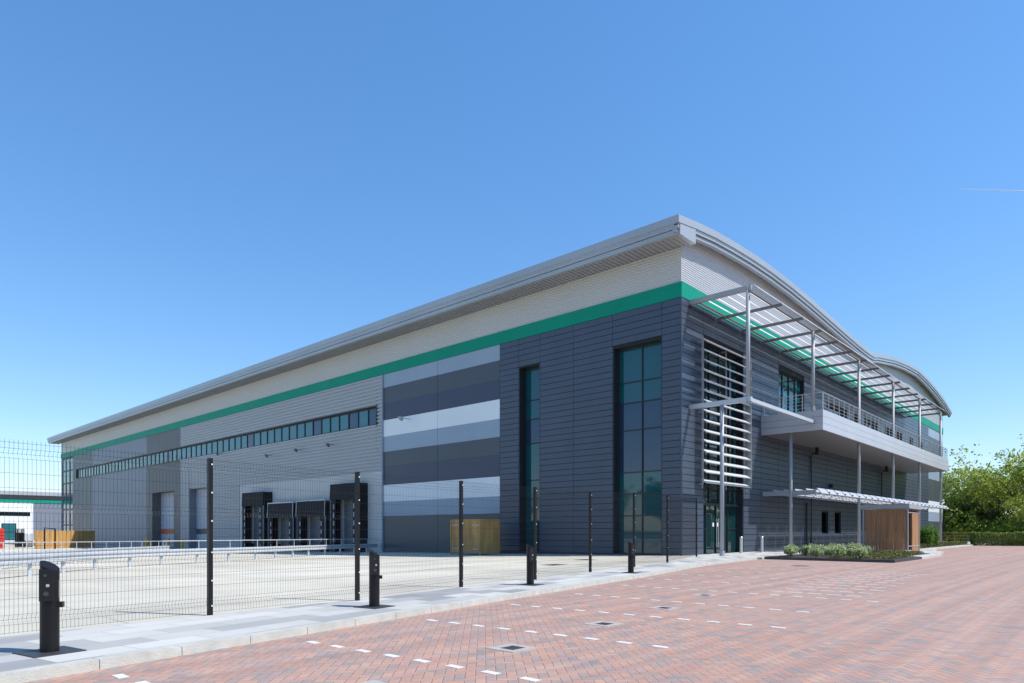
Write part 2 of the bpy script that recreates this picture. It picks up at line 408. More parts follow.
# roof profile (front elevation)
RP = [(-1.75,17.97),(.3,18.27),(2.6,18.53),(5.1,18.70),(7.9,18.83),(11,18.88),(14.5,18.83),(18.3,18.68),(22.6,18.44),(27.6,18.15),(31,17.99),(33.5,17.92),(35.2,17.95),(36.8,18.27),(39.6,18.64),(43,19.08),(48,19.52),(53.2,19.73),(57,19.58),(61.2,19.24),(65,18.82),(68.4,18.32),(72.6,17.55)]
def rz(x):
    for (a, za), (b, zb) in zip(RP, RP[1:]):
        if a <= x <= b: return za + (zb-za)*(x-a)/(b-a)
    return RP[0][1] if x < RP[0][0] else RP[-1][1]
def prof(mb, y0, y1, top, bot, m=0, RP=RP):   # slab between curve-top and curve-bot
    for (a, za), (b, zb) in zip(RP, RP[1:]):
        mb.quad((a,y0,za-top),(b,y0,zb-top),(b,y1,zb-top),(a,y1,za-top), m)
        mb.quad((a,y1,za-bot),(b,y1,zb-bot),(b,y0,zb-bot),(a,y0,za-bot), m)
        mb.quad((a,y0,za-bot),(b,y0,zb-bot),(b,y0,zb-top),(a,y0,za-top), m)
        mb.quad((b,y1,zb-bot),(a,y1,za-bot),(a,y1,za-top),(b,y1,zb-top), m)
    for x, z, sgn in ((RP[0][0], RP[0][1], 1), (RP[-1][0], RP[-1][1], -1)):
        q = [(x,y1,z-bot),(x,y0,z-bot),(x,y0,z-top),(x,y1,z-top)]
        mb.quad(*(q if sgn > 0 else q[::-1]), m)
YF = -.85; YB = LEN+1.6
r = MB(); prof(r, YF+.05, YB-.05, .0, .45); roof = r.build('roof', 'roofm', W)
# verge: three stepped bands on the front
for k, (t0, t1, o) in enumerate([(-.03,.36,.0),(.39,.58,.07),(.61,.80,.16)]):
    r = MB(); prof(r, YF+o, YF+o+.25, t0, t1); r.build('verge_band', 'roofm', roof)
r = MB(); prof(r, YF+.22, YF+.32, .3, .78, RP=[(-1.3,18.035)]+RP[1:]); r.build('verge_shadow_gap', 'joint', roof)
# eaves gutter bands along the left side
for k, (z0, z1, o) in enumerate([(17.62,18.02,.0),(17.36,17.59,.07),(17.09,17.33,.13)]):
    r = MB(); r.box(-1.80+o, -1.55+o, YF+o*1.1+.002, YB, z0, z1); r.build('eaves_band', 'roofm', roof)
r = MB(); r.box(-1.6, -1.45, YF+.3, YB-.03, 17.12, 17.95); r.build('eaves_backing', 'joint', roof)
r = MB()
r.box(-1.5, .0, YF+.3, YB-.06, 17.125, 17.17)
k = YF+.35
while k < YB-.2: r.box(-1.48, -.05, k, k+.09, 17.075, 17.125); k += .3
r.build('eaves_soffit', 'soffit2', roof)
r = MB(); r.box(-1.6, .12, YF+.03, YF+.3, 17.06, 17.9); r.build('eaves_end_cap', 'roofm', roof)
r = MB(); r.box(71.3, 72.5, YF+.3, YB-.06, 17., 17.2); r.build('eaves_soffit', 'soffit2', roof)

# ---- walls: openings
WL = [(1.18,4.40,.1,12.3), (10.16,11.92,.1,12.38)]
BAND = (27.9,113.0,10.33,11.85)
D1 = (70.8,78.3,-.77,6.6); D2 = (60.0,66.0,-.77,6.6)
CG = (115.,121.9,-.8,14.3)
# corrugated sheet
def corr(mb, face, s0, s1, z0, z1, d=.02, pitch=.2, amp=.035):
    n = max(1, round((z1-z0)/pitch)); p = (z1-z0)/n; pr = []
    for k in range(n):
        z = z0 + k*p; pr += [(z, d), (z+.38*p, d), (z+.5*p, d+amp), (z+.88*p, d+amp)]
    pr.append((z1, d))
    for (za, da), (zb, db) in zip(pr, pr[1:]):
        q = [pf(face, s0, za, da), pf(face, s1, za, da), pf(face, s1, zb, db), pf(face, s0, zb, db)]
        if face == 'L': q = q[::-1]
        mb.quad(*q)
def wall_back(face, s0, s1, z0, z1, ops, th=.6):
    g = MB()
    for (a,b,c,d) in rects_minus(s0, s1, z0, z1, ops): slab(g, face, a, b, c, d, -th, 0)
    return g
wl = wall_back('L', .62, LEN, -1., 17.12, WL+[BAND,D1,D2,CG]).build('wall', 'joint', W)
WF = [(2.55,7.98,.1,12.5),(13.9,18.9,9.3,12.85),(24.1,29.5,9.3,11.8),(31.5,32.9,9.3,11.8),(34.8,39.2,9.3,11.8),(42.,44.7,9.3,11.8),(46.7,49.,9.3,11.8),(52.5,54.,9.3,11.8),(58.,59.2,9.3,11.8),(22.9,24.5,1.25,3.05),(26.2,27.8,1.25,3.05)]
fw = wall_back('F', 0, WID, -.2, 17.12, WF)
wf = fw.build('wall', 'joint', W)
g = MB(); g.box(WID-.5, WID, .62, LEN, -1, 17.1); g.box(0.02, WID-.52, LEN-.5, LEN, -1, 17.1); g.build('wall', 'blueg', W)

def planks(face, s0, s1, z0, z1, ops, joints, mat, pitch=.372, d=.065, gap=.03):
    g = MB(); n = round((z1-z0)/pitch); p = (z1-z0)/n
    js = [s0]+[j for j in joints if s0 < j < s1]+[s1]
    for k in range(n):
        a, b = z0+k*p+gap/2, z0+(k+1)*p-gap/2
        for (u, v) in zip(js, js[1:]):
            for (q, w) in cuts(u, v, ops, a, b): slab(g, face, q+.012, w-.012, a, b, .002, d)
    return g.build('plank_cladding', mat, W)
planks('L', -.0, 13.73, .1, 14.32, WL, [1.15,4.45,7.38,10.1,11.98], 'plank')
planks('F', -.055, 62.3, .1, 14.32, WF, [2.5,8.05,10.8,13.85,18.95,24.0,29.6,34.7,39.3,44.8,49.1,54.1,58.], 'plank')
g = MB(); slab(g, 'L', -.055, 13.75, -.2, .1, .002, .03); slab(g, 'F', -.03, 62.3, -.2, .1, .002, .03); g.build('plinth', 'iron', W)
g = MB(); g.box(-.075,-.0,-.075,-.0,.1,14.32); g.build('corner_trim', 'plank', W)
# striped panels: left side bay and the far end of the front
ST = [(-.35,2.67,'slate'),(2.67,3.85,'steel'),(3.85,5.22,'white'),(5.22,6.72,'navy'),(6.72,7.95,'slate'),(7.95,9.2,'steel'),(9.2,10.55,'white'),(10.55,11.92,'navy'),(11.92,13.23,'slate'),(13.23,14.32,'steel')]
for a, b, m in ST:
    g = MB()
    for (p, q) in ((13.76,20.23),(20.26,26.98)): slab(g, 'L', p, q, a+.003, b-.003, .002, .04)
    o = g.build('striped_panel', m, W)
    g = MB()
    mm = {'navy':'slate'}.get(m, m)
    for (p, q) in ((62.34,66.6),(66.63,70.95)): slab(g, 'F', p, q, max(a,.05)+.003, b-.003, .002, .04)
    g.build('striped_panel', mm, W)
# green band
g = MB(); slab(g, 'L', -.09, LEN+.05, 14.33, 15.17, .002, .09); g.build('green_band', 'green', W)
g = MB(); slab(g, 'F', 0., WID+.25, 14.33, 15.17, .002, .09); g.box(WID+.02, WID+.25, -.002, .5, 14.33, 15.17); g.build('green_band', 'green', W)
# upper pale cladding
g = MB(); corr(g, 'L', 0, LEN, 15.18, 17.12, .02, .165, .022); g.build('corrugated_cladding', 'beige', W)
g = MB(); z = 15.18
while z < 19.5:
    zt = z+.125; xs = [.0+i*.5 for i in range(int(WID/.5)+1)]; st = None
    for x in xs+[None]:
        ok = x is not None and rz(x)-.35 > z
        if ok and st is None: st = x
        if not ok and st is not None:
            en = x if x is not None else WID
            q = [(z,.02),(z+.05,.02),(z+.065,.048),(z+.11,.048),(zt,.02)]
            for (za,da),(zb,db) in zip(q,q[1:]): g.quad((st,-da,za),(en,-da,za),(en,-db,zb),(st,-db,zb))
            g.quad((en,-.0,z),(en,-.0,zt),(st,-.0,zt),(st,-.0,z))
            st = None
    z = zt
g.build('corrugated_cladding', 'frontcor', W)
g = MB(); g.box(-.06,-.0,-.06,0,15.17,17.1); g.build('corner_trim', 'beige', W)
# long corrugated bay above and beside the docks
DW = (27.1, 52.7, -.9, 6.4)
g = MB()
for (a,b,c,d) in rects_minus(27.05, 68.7, -.8, 14.32, [BAND, D2, DW]): corr(g, 'L', a, b, c, d, .01, .3, .11)
g.build('corrugated_cladding', 'lightcor', W)
g = MB(); slab(g, 'L', 26.99, 27.07, -.4, 14.32, .0, .16); g.build('corner_trim', 'steel', W)
def vpanels(s0, s1, z0, z1, ops, mat, w=1.2):
    g = MB(); n = round((s1-s0)/w); w = (s1-s0)/n
    for k in range(n):
        for (a,b,c,d) in rects_minus(s0+k*w+.006, s0+(k+1)*w-.006, z0, z1, ops): slab(g, 'L', a, b, c, d, .002, .035)
    return g.build('flat_panel_cladding', mat, W)
vpanels(68.72, 80.3, -.9, 14.32, [BAND, D1], 'brown')
vpanels(80.3, 103.9, -.9, 14.32, [BAND], 'blueg')
vpanels(103.9, 115., -.9, 14.32, [BAND], 'slate')
# dock wall
g = MB()
for k in range(8):
    a = 27.12+k*3.2
    for (p,q,c,d) in rects_minus(a, min(a+3.19,52.7), -.9, 6.38, []): slab(g, 'L', p, q, c, d, .002, .06)
dwall = g.build('dock_wall', 'dockwall', W)

# ---- windows
def window(face, s0, s1, z0, z1, mull, trans, depth=.5, gm='glass', blue_rows=(), bar=.06, name='window', reveal=True):
    g = MB()
    if reveal:   # lining of the opening
        slab(g, face, s0, s0+.02, z0, z1, -depth-.05, .03); slab(g, face, s1-.02, s1, z0, z1, -depth-.05, .03)
        slab(g, face, s0+.02, s1-.02, z1-.02, z1, -depth-.05, .03)
    d0, d1 = -depth-.02, -depth+.07
    slab(g, face, s0+.02, s0+.02+bar, z0, z1-.02, d0, d1); slab(g, face, s1-.02-bar, s1-.02, z0, z1-.02, d0, d1)
    slab(g, face, s0+.02+bar, s1-.02-bar, z1-.02-bar, z1-.02, d0, d1); slab(g, face, s0+.02+bar, s1-.02-bar, z0, z0+bar, d0, d1)
    for s in mull: slab(g, face, s-bar/2, s+bar/2, z0+bar, z1-.02-bar, d0, d1-.003)
    for z in trans: slab(g, face, s0+.02+bar, s1-.02-bar, z-bar/2, z+bar/2, d0, d1-.006)
    fr = g.build(name, 'reveal' if reveal else 'frame', W)
    p = MB(); zs = [z0]+sorted(trans)+[z1]; ss = [s0]+sorted(mull)+[s1]
    for i, (za, zb) in enumerate(zip(zs, zs[1:])):
        for (sa, sb) in zip(ss, ss[1:]):
            t = random.uniform(-.006, .006)
            m = 1 if i in blue_rows or (name == 'ribbon_window' and random.random() < .14) else 0  # chosen rows and random ribbon panes get the painted sky reflection
            if face == 'F': p.quad((sa,depth+t,za),(sb,depth-t,za),(sb,depth-t,zb),(sa,depth+t,zb), m)
            else: p.quad((depth-t,sb,za),(depth+t,sa,za),(depth+t,sa,zb),(depth-t,sb,zb), m)
    p.build('pane', [gm, 'glassb'], fr)
    return fr
window('L', *WL[0], [2.74], [2.35,3.64,4.91,7.4,9.02,10.24], .5, 'glass', (3,4))
window('L', *WL[1], [], [3.6,4.85,7.32,8.95,10.22], .55, 'glass', (3,))
# ribbon window
nb = 58; ms = [BAND[0]+(BAND[1]-BAND[0])*k/nb for k in range(1, nb)]
window('L', *BAND, ms, [], .18, 'glasst', (), .09, name='ribbon_window')
g = MB(); slab(g, 'L', BAND[0]-.05, BAND[1]+.05, BAND[2]-.1, BAND[2], -.1, .1); slab(g, 'L', BAND[0]-.05, BAND[1]+.05, BAND[3], BAND[3]+.06, -.1, .1); slab(g, 'L', BAND[0]-.1, BAND[0]-.0, BAND[2]-.1, BAND[3]+.06, -.1, .15)
g.build('ribbon_window_trim', 'frame', W)
window('L', *CG, [117.2,119.5], [2.5,5.2,7.6,9.8,12.], .12, 'glasst', (1,3), .25, name='corner_glazing')
# entrance glazing
ent = window('F', 2.55, 7.98, 3.06, 12.5, [4.0,5.3,6.7], [4.1,5.6,7.4,9.2,10.9], .35, 'glasse', (), .07, name='entrance_glazing')
g = MB()
slab(g,'F',2.55,2.6,.1,3.06,-.4,.02); slab(g,'F',7.93,7.98,.1,3.06,-.4,.02); slab(g,'F',2.6,7.93,2.98,3.06,-.38,-.2)
for s in (3.55,4.9,5.72,6.5,): slab(g,'F',s-.035,s+.035,.1,2.98,-.38,-.28)
slab(g,'F',2.6,3.5,1.55,1.6,-.36,-.29); slab(g,'F',6.55,7.93,1.55,1.6,-.36,-.29)
dr = g.build('entrance_door', 'frame', W)
g = MB(); g.quad((2.6,.35,.1),(7.93,.35,.1),(7.93,.35,2.98),(2.6,.35,2.98)); g.build('pane', 'glasse', dr)
for s in (4.78, 5.02):
    g = MB(); g.tube([(s,.2,.5),(s,.2,2.2)], .022, 6); g.tube([(s,.2,.6),(s,.3,.6)], .015, 6); g.tube([(s,.2,2.1),(s,.3,2.1)], .015, 6); g.build('handle', 'stainless', dr)
for sx in (4.5, 5.1): g = MB(); slab(g,'F',sx,sx+.2,1.72,1.95,-.345,-.335); g.build('door_sign', 'white', dr)
for w in WF[1:9]:
    m = []; wd = w[1]-w[0]
    if wd > 2: m = [w[0]+wd*k/max(2,round(wd/1.2)) for k in range(1, max(2,round(wd/1.2)))]
    window('F', *w, m, [], .2, 'glassd' if w[0] > 20 else 'glass', (), .06, name='balcony_window')
for w in WF[9:]: window('F', *w, [], [], .1, 'void', (), .05)
# ---- level access doors
for (a,b,c,d), dep, nm in ((D1,1.1,'loading_door'),(D2,.8,'loading_door')):
    g = MB()
    slab(g,'L',a-.02,a+.05,c,d,-dep,.05); slab(g,'L',b-.05,b+.02,c,d,-dep,.05); slab(g,'L',a+.05,b-.05,d-.06,d+.03,-dep,.05)
    f = g.build(nm, 'blueg' if dep < 1 else 'brown', W)
    g = MB(); n = 12
    for k in range(n):
        z0 = c+(d-c)*k/n; z1 = c+(d-c)*(k+1)/n
        slab(g,'L',a+.05,b-.05,z0+.012,z1-.012,-dep-.05,-dep+.03, 1 if k in (3,) else 0)
    slab(g,'L',a+.05,b-.05,c,d,-dep-.12,-dep-.05)
    g.build('shutter', ['shutter','orange' if dep > 1 else 'slate'], f)
# ---- dock shelters
def dock(y0, y1, top, tall, rimm):
    g = MB(); zb = -.75; p = 1.0
    dk = MB()   # side walls + hood, hollow
    dk.box(-p, 0, y0, y0+.12, zb, top-.0); dk.box(-p, 0, y1-.12, y1, zb, top)
    dk.box(-p, 0, y0+.12, y1-.12, top-.12, top)
    # front curtain: header and two side flaps, slightly flared out at the foot
    hz = top-1.35
    dk.hexa([(-p-.1,y0-.02,hz),(-p,y0-.02,hz),(-p,y1+.02,hz),(-p-.1,y1+.02,hz),(-p-.04,y0-.02,top+.02),(-p+.02,y0-.02,top+.02),(-p+.02,y1+.02,top+.02),(-p-.04,y1+.02,top+.02)])
    for a, b in ((y0,y0+.75),(y1-.75,y1)): dk.box(-p-.06, -p+.03, a, b, zb, hz)
    o = dk.build('dock_shelter', 'rubber', W)
    z = zb+.5
    while z < hz-.4:
        for s in (y0+.58, y1-.58): mk = MB(); mk.box(-p-.075, -p-.061, s-.07, s+.07, z, z+.42); mk.build('guide_mark', 'steel', o)
        z += .72
    zt = top+.02
    for a in (y0-.03, y1-.05): rm = MB(); rm.box(-p-.085, -p, a-.03, a, zb, hz-.01); rm.build('edge_trim', 'steel', o)
    if rimm:
        rm = MB(); rm.box(-p-.1, -p-.02, y0-.03, y1+.03, zt, zt+.1)
        rm.bar((-p-.12,y0-.04,hz),(-p-.07,y0-.04,zt+.05),.06,.05); rm.bar((-p-.12,y1+.04,hz),(-p-.07,y1+.04,zt+.05),.06,.05)
        rm.build('edge_trim', 'galv', o)
    dd = MB(); n = 8; h = hz-zb+.5
    for k in range(n): dd.box(-.14, -.065, y0+.8, y1-.8, zb+.02+h*k/n, zb+h*(k+1)/n)
    dd.build('dock_door', 'dockdoor', o)
    for a in (y0+.5, y1-.75): bf = MB(); bf.box(-.35,-.07,a,a+.25,zb+.1,zb+.9); bf.build('buffer', 'black', o)
for a in ((29.15,33.35,5.5,1,0),(34.2,38.98,4.15,0,1),(39.7,44.47,4.1,0,1),(45.5,50.05,5.38,1,0)): dock(*a)
# wall mounted flood lights
for (y, z) in ((23.6,10.14),(34.45,9.05),(40.0,9.03),(45.7,8.95),(57,10.)):
    g = MB(); L = .9 if y < 24 else .55
    g.bar((-.05,y,z+.15),(-.05-L,y-.2,z+.1),.05,.05); g.hexa([(-.15-L,y-.32,z-.04),(-.0-L,y-.32,z-.1),(-.0-L,y+.0,z-.1),(-.15-L,y,z-.04),(-.3-L,y-.32,z+.2),(-.1-L,y-.32,z+.2),(-.1-L,y,z+.2),(-.3-L,y,z+.2)])
    o = g.build('flood_light', 'steelw' if y < 24 else 'brown', W)

# ---- columns
CX = [.9+9.92*k for k in range(6)]
def colm(x, y, z0, z1, r=.105):
    g = MB(); g.tube([(x,y,z0),(x,y,z1)], r, 16)
    o = g.build('column', 'steelw', W, smooth=True)
    b = MB(); b.tube([(x,y,z0-.002),(x,y,z0+.28)], r*1.25, 12); b.build('column_base', 'steelw', o)
    for me in (o.data,):
        for p in me.polygons: p.use_smooth = abs(p.normal.z) < .5
    return o
colm(CX[0], -3.4, 8.15, 14.35); colm(CX[1], -3.4, 9.1, 14.12)
for x in CX[2:]: colm(x, -3.4, .1, 14.12)
colm(.9, -1.96, .1, 8.28); colm(CX[1]+.3, -1.9, .1, 7.9)
# ---- upper sun canopy
x0, x1 = .8, 50.6
g = MB(); g.box(x0, x1, -3.45, -3.35, 14.12, 14.26)
g.box(x0+.12, x1, -.62, -.56, 14.1, 14.2)
cn = g.build('sun_canopy', 'bracket', W)
for k in range(16):
    x = .9+k*(49.6/15)
    g = MB()
    if k == 0: g.box(x-.1, x+.1, -3.6, -.06, 14.1, 14.36)
    else: g.box(x-.03, x+.03, -3.95, -.06, 14.0, 14.11); g.box(x-.015, x+.015, -3.9, -.3, 14.11, 14.17)
    g.build('canopy_bracket', 'steelw' if k == 0 else 'bracket', cn)
def blade(mb, xa, xb, y, z, ch, tilt, th=.035):
    c, s = math.cos(tilt)*ch/2, math.sin(tilt)*ch/2; n = (-math.sin(tilt)*th/2, math.cos(tilt)*th/2)
    A = (y-c, z-s); B = (y+c, z+s)
    q = [(A[0]-n[0],A[1]-n[1]),(A[0]+n[0],A[1]+n[1]),(B[0]-n[0],B[1]-n[1]),(B[0]+n[0],B[1]+n[1])]
    mb.hexa([(xa,q[0][0],q[0][1]),(xb,q[0][0],q[0][1]),(xb,q[2][0],q[2][1]),(xa,q[2][0],q[2][1]),
             (xa,q[1][0],q[1][1]),(xb,q[1][0],q[1][1]),(xb,q[3][0],q[3][1]),(xa,q[3][0],q[3][1])])
for y in (-3.78,-3.1,-2.55,-2.0,-1.45,-.9,-.34):
    g = MB()
    for k in range(15):
        xa = .9+k*49.6/15+.1; blade(g, xa, xa+49.6/15-.16, y, 14.28, .31, R(45), .03)
    g.build('canopy_blade', 'blade', cn)
# lower arms of the first frame
g = MB(); g.box(.78,1.02,-3.6,-.06,8.26,8.5); g.box(1.02,10.75,-3.5,-3.3,8.28,8.48); g.build('tie_beam', 'fascia', W)
# ---- entrance louvre screen
g = MB()
for x in (1.85, 4.9, 7.8): g.box(x-.03,x+.03,-.36,-.3,3.9,12.45); g.box(x-.02,x+.02,-.3,-.05,4.1,4.16); g.box(x-.02,x+.02,-.3,-.05,12.2,12.26); g.box(x-.02,x+.02,-.3,-.05,8.2,8.26)
for x in (1.7, 7.8): g.box(x-.015,x+.015,-.68,-.3,4.1,12.4) if x > 2 else g.box(x-.012,x,-.5,-.4,4.1,12.4)
ls = g.build('louvre_screen', 'steelw', W)
for k in range(15):
    g = MB(); z = 4.28+k*.572
    blade(g, 1.72, 7.78, -.5, z, .37, R(34), .06); g.build('louvre', 'louvre', ls)
# ---- balcony
bx0, bx1 = 10.82, 51.2
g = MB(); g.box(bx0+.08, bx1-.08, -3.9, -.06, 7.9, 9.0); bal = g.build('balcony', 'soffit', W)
g = MB()
for k in range(3):
    z0 = 7.84+k*.43; g.box(bx0-.0, bx1, -4.0, -3.9, z0+.008, z0+.422); g.box(bx0, bx0+.08, -3.9, -.06, z0+.008, z0+.422); g.box(bx1-.08, bx1, -3.9, -.06, z0+.008, z0+.422)
g.box(bx0+.02, bx1-.02, -3.98, -3.9, 7.9, 9.1)
g.build('balcony_fascia', 'fascia', bal)
g = MB()
for k in range(38):
    x = bx0+.3+k*(bx1-bx0-.5)/37; g.box(x-.02, x+.02, -3.93, -3.88, 9.0, 10.22)
for z in (9.35,9.58,9.81,10.03): g.tube([(bx0+.25,-3.9,z),(bx1-.15,-3.9,z)], .014, 5)
g.tube([(bx0+.25,-3.9,10.25),(bx1-.15,-3.9,10.25)], .027, 8)
for k in range(4): y = -3.9+k*1.25; g.box(bx0+.22,bx0+.27,y-.02,y+.02,9.0,10.22); g.box(bx1-.2,bx1-.15,y-.02,y+.02,9.0,10.22)
for z in (9.35,9.58,9.81,10.03): g.tube([(bx0+.25,-3.9,z),(bx0+.25,-.1,z)], .014, 5); g.tube([(bx1-.18,-3.9,z),(bx1-.18,-.1,z)], .014, 5)
g.tube([(bx0+.25,-3.9,10.25),(bx0+.25,-.1,10.25)], .027, 8); g.tube([(bx1-.18,-3.9,10.25),(bx1-.18,-.1,10.25)], .027, 8)
g.build('railing', 'rail', bal)
# ---- lower canopy
g = MB(); g.box(11.1, 52.9, -3.36, -3.3, 3.86, 3.93); g.box(11.05, 11.15, -3.5, -.06, 3.78, 4.08)
lc = g.build('entrance_canopy', 'steelw', W)
nl = 25
for k in range(1, nl+1):
    x = 11.1+k*41.8/nl; g = MB(); g.box(x-.02,x+.02,-3.85,-.06,3.93,4.0)
    g.build('canopy_bracket', 'bracket', lc)
for y in (-3.65,-2.95,-2.25,-1.55,-.85):
    g = MB()
    for k in range(nl):
        xa = 11.1+k*41.8/nl+.1; blade(g, xa, xa+41.8/nl-.2, y, 4.02, .44, R(50), .05)
    g.build('canopy_blade', 'fascia', lc)
# ---- downpipes
for x in (20.2, 40.4):
    g = MB(); g.tube([(x,-.17,.1),(x,-.17,7.25),(x,-.3,7.42),(x,-.55,7.45)], .075, 10); o = g.build('downpipe', 'blackpvc', W)
    b = MB(); b.box(x-.16,x+.16,-.72,-.5,7.3,7.84); b.build('outlet_box', 'blackpvc', o)
g = MB(); g.tube([(19.3,-.15,.1),(19.3,-.15,3.6)], .06, 10); g.build('downpipe', 'blackpvc', W)
g = MB(); g.tube([(.82,-.14,14.1),(.82,-.14,13.9)], .03, 8); g.build('pipe_stub', 'blackpvc', W)
for x in (24.9,):
    g = MB(); g.box(x-.2,x+.2,-.35,-.06,5.0,5.3); g.build('wall_light', 'blackpvc', W)

# ------------------------------------------------------------------ stainless bollards at the entrance
def bollard(loc, label):
    g = MB(); g.tube([(0,0,-.05),(0,0,.98),(0,0,1.0)], [.1,.1,.085], 18); o = g.build('bollard', 'stainless', loc=loc)
    return tag(o, label, 'bollard', 'stainless bollards at the entrance')
bollard((5.75,-.9,.1), 'stainless steel bollard in front of the right half of the glass entrance doors')
bollard((8.75,-.95,.1), 'stainless steel bollard beside the corner where entrance glazing meets plank cladding')

# ------------------------------------------------------------------ EV charging posts
def charger(loc, label):
    t = empty('charging_post', loc, label, 'charging post', 'charging posts along the kerb', rz=R(11))
    g = MB(); n = 20; r = .093; ring0 = []; ring1 = []
    for k in range(n):
        a = 2*math.pi*k/n; x, y = math.cos(a)*r, math.sin(a)*r
        ring0.append((x,y,.01)); ring1.append((x,y,(.965-x*.25+y*.55)))
    for k in range(n): g.quad(ring0[k], ring0[(k+1)%n], ring1[(k+1)%n], ring1[k])
    g.build('post', 'black', t)
    g = MB(); g.poly(ring1); g.build('slanted_cap', 'blueref', t)
    g = MB(); g.box(-.26,.26,-.26,.26,-.02,.012); g.build('base_plate', 'iron', t)
    g = MB(); g.box(-.085,.045,-.125,-.07,.58,.93); p = g.build('control_panel', 'rubber', t); p.rotation_euler = (0,0,R(-30))
    g = MB(); g.box(-.02,.01,-.129,-.125,.735,.765); g.build('white_sticker', 'gully', p)
    for (ix, iz, ir) in ((-.02,.66,.026),(-.03,.86,.016)): g = MB(); g.tube([(ix,-.122,iz),(ix,-.129,iz)], ir, 12); g.build('indicator', 'iron', p)
    g = MB(); g.box(.075,.135,-.05,.03,.5,.56); g.build('socket', 'black', t).rotation_euler = (0,0,R(-38))
    g = MB(); g.box(.09,.098,-.015,.015,.6,.8); g.build('side_label', 'gully', t).rotation_euler = (0,0,R(-38))
    return t
c0 = charger((-31.4,-9.22,.1), 'black charging post with slanted cap nearest the camera, far left on pavement')
for p, lb in (((-26.3,-8.2,.1), 'black charging post just right of the second tall fence post, second from camera'), ((-20.75,-7.05,.1), 'black charging post in front of a fence post and the narrow tall window'), ((-14.95,-6.3,.1), 'farthest and smallest looking black charging post, before the wide tall corner window')):
    c = copy_tree(c0); c.location = p; c['label'] = lb

# ------------------------------------------------------------------ mesh fence
FP = [((-34.4,-8.0),2.52),((-31.62,-7.62),2.52),((-28.78,-7.22),2.52),((-25.87,-7.05),2.5),((-22.37,-6.25),2.56),((-19.32,-5.98),2.57),((-15.48,-5.08),2.64),((-11.86,-4.47),2.79),((-7.71,-3.52),2.88),((-4.4,-2.5),2.97),((-1.,-1.44),3.07)]
FNC = empty('mesh_fence', (-28.78,-7.22,.1), 'tall black welded mesh fence on black posts between pavement and yard', 'fence')
ox, oy, oz = FNC.location
for k, ((x, y), h) in enumerate(FP):
    if k in (1, 9): continue
    g = MB(); g.box(x-.035-ox, x+.035-ox, y-.035-oy, y+.035-oy, -.02, h)
    p = g.build('post', 'black', FNC)
    b = MB(); z = .12
    for q in (.06,.22,.40,.60,.78,.96): b.box(x+.004-ox, x+.026-ox, y-.047-oy, y-.035-oy, q*h-.012, q*h+.012)
    b.build('fixing_bolt', 'bolt', p)
P2 = [FP[i] for i in (0,2,3,4,5,6,7,8,10)]
P2[0] = ((-34.4,-7.99),2.52)
for ((xa,ya),ha), ((xb,yb),hb) in zip(P2, P2[1:]):
    g = MB(); A = Vector((xa-ox,ya-oy,0)); B = Vector((xb-ox,yb-oy,0)); L = (B-A).length; d = (B-A)/L; nn = Vector((-d.y,d.x,0)); n = int(L/.05)
    def fold(u): # u = fraction of height -> sideways offset
        for c in (.085,.36,.655,.93):
            if abs(u-c) < .025: return .035*(1-abs(u-c)/.025)
        return 0
    us = [.015,.06,.085,.11,.335,.36,.385,.63,.655,.68,.905,.93,.955,1.]
    w = .0018
    for k in range(1, n):
        p = A+d*(L*k/n); h = ha+(hb-ha)*k/n
        pts = [p + nn*fold(u) + Vector((0,0,u*h)) for u in us]
        for a, b in zip(pts, pts[1:]):
            g.quad(a-d*w, a+d*w, b+d*w, b-d*w); 
            g.quad(a-nn*w, a+nn*w, b+nn*w, b-nn*w)
    for u in (.02,.06,.085,.11,.19,.27,.335,.36,.385,.46,.55,.63,.655,.68,.755,.83,.905,.93,.955,.985):
        a = A+nn*(fold(u)+.004)+Vector((0,0,u*ha)); b = B+nn*(fold(u)+.004)+Vector((0,0,u*hb)); e = Vector((0,0,w))
        g.quad(a-e, b-e, b+e, a+e); g.quad(a-nn*w, b-nn*w, b+nn*w, a+nn*w)
    g.build('mesh_panel', 'wire', FNC)

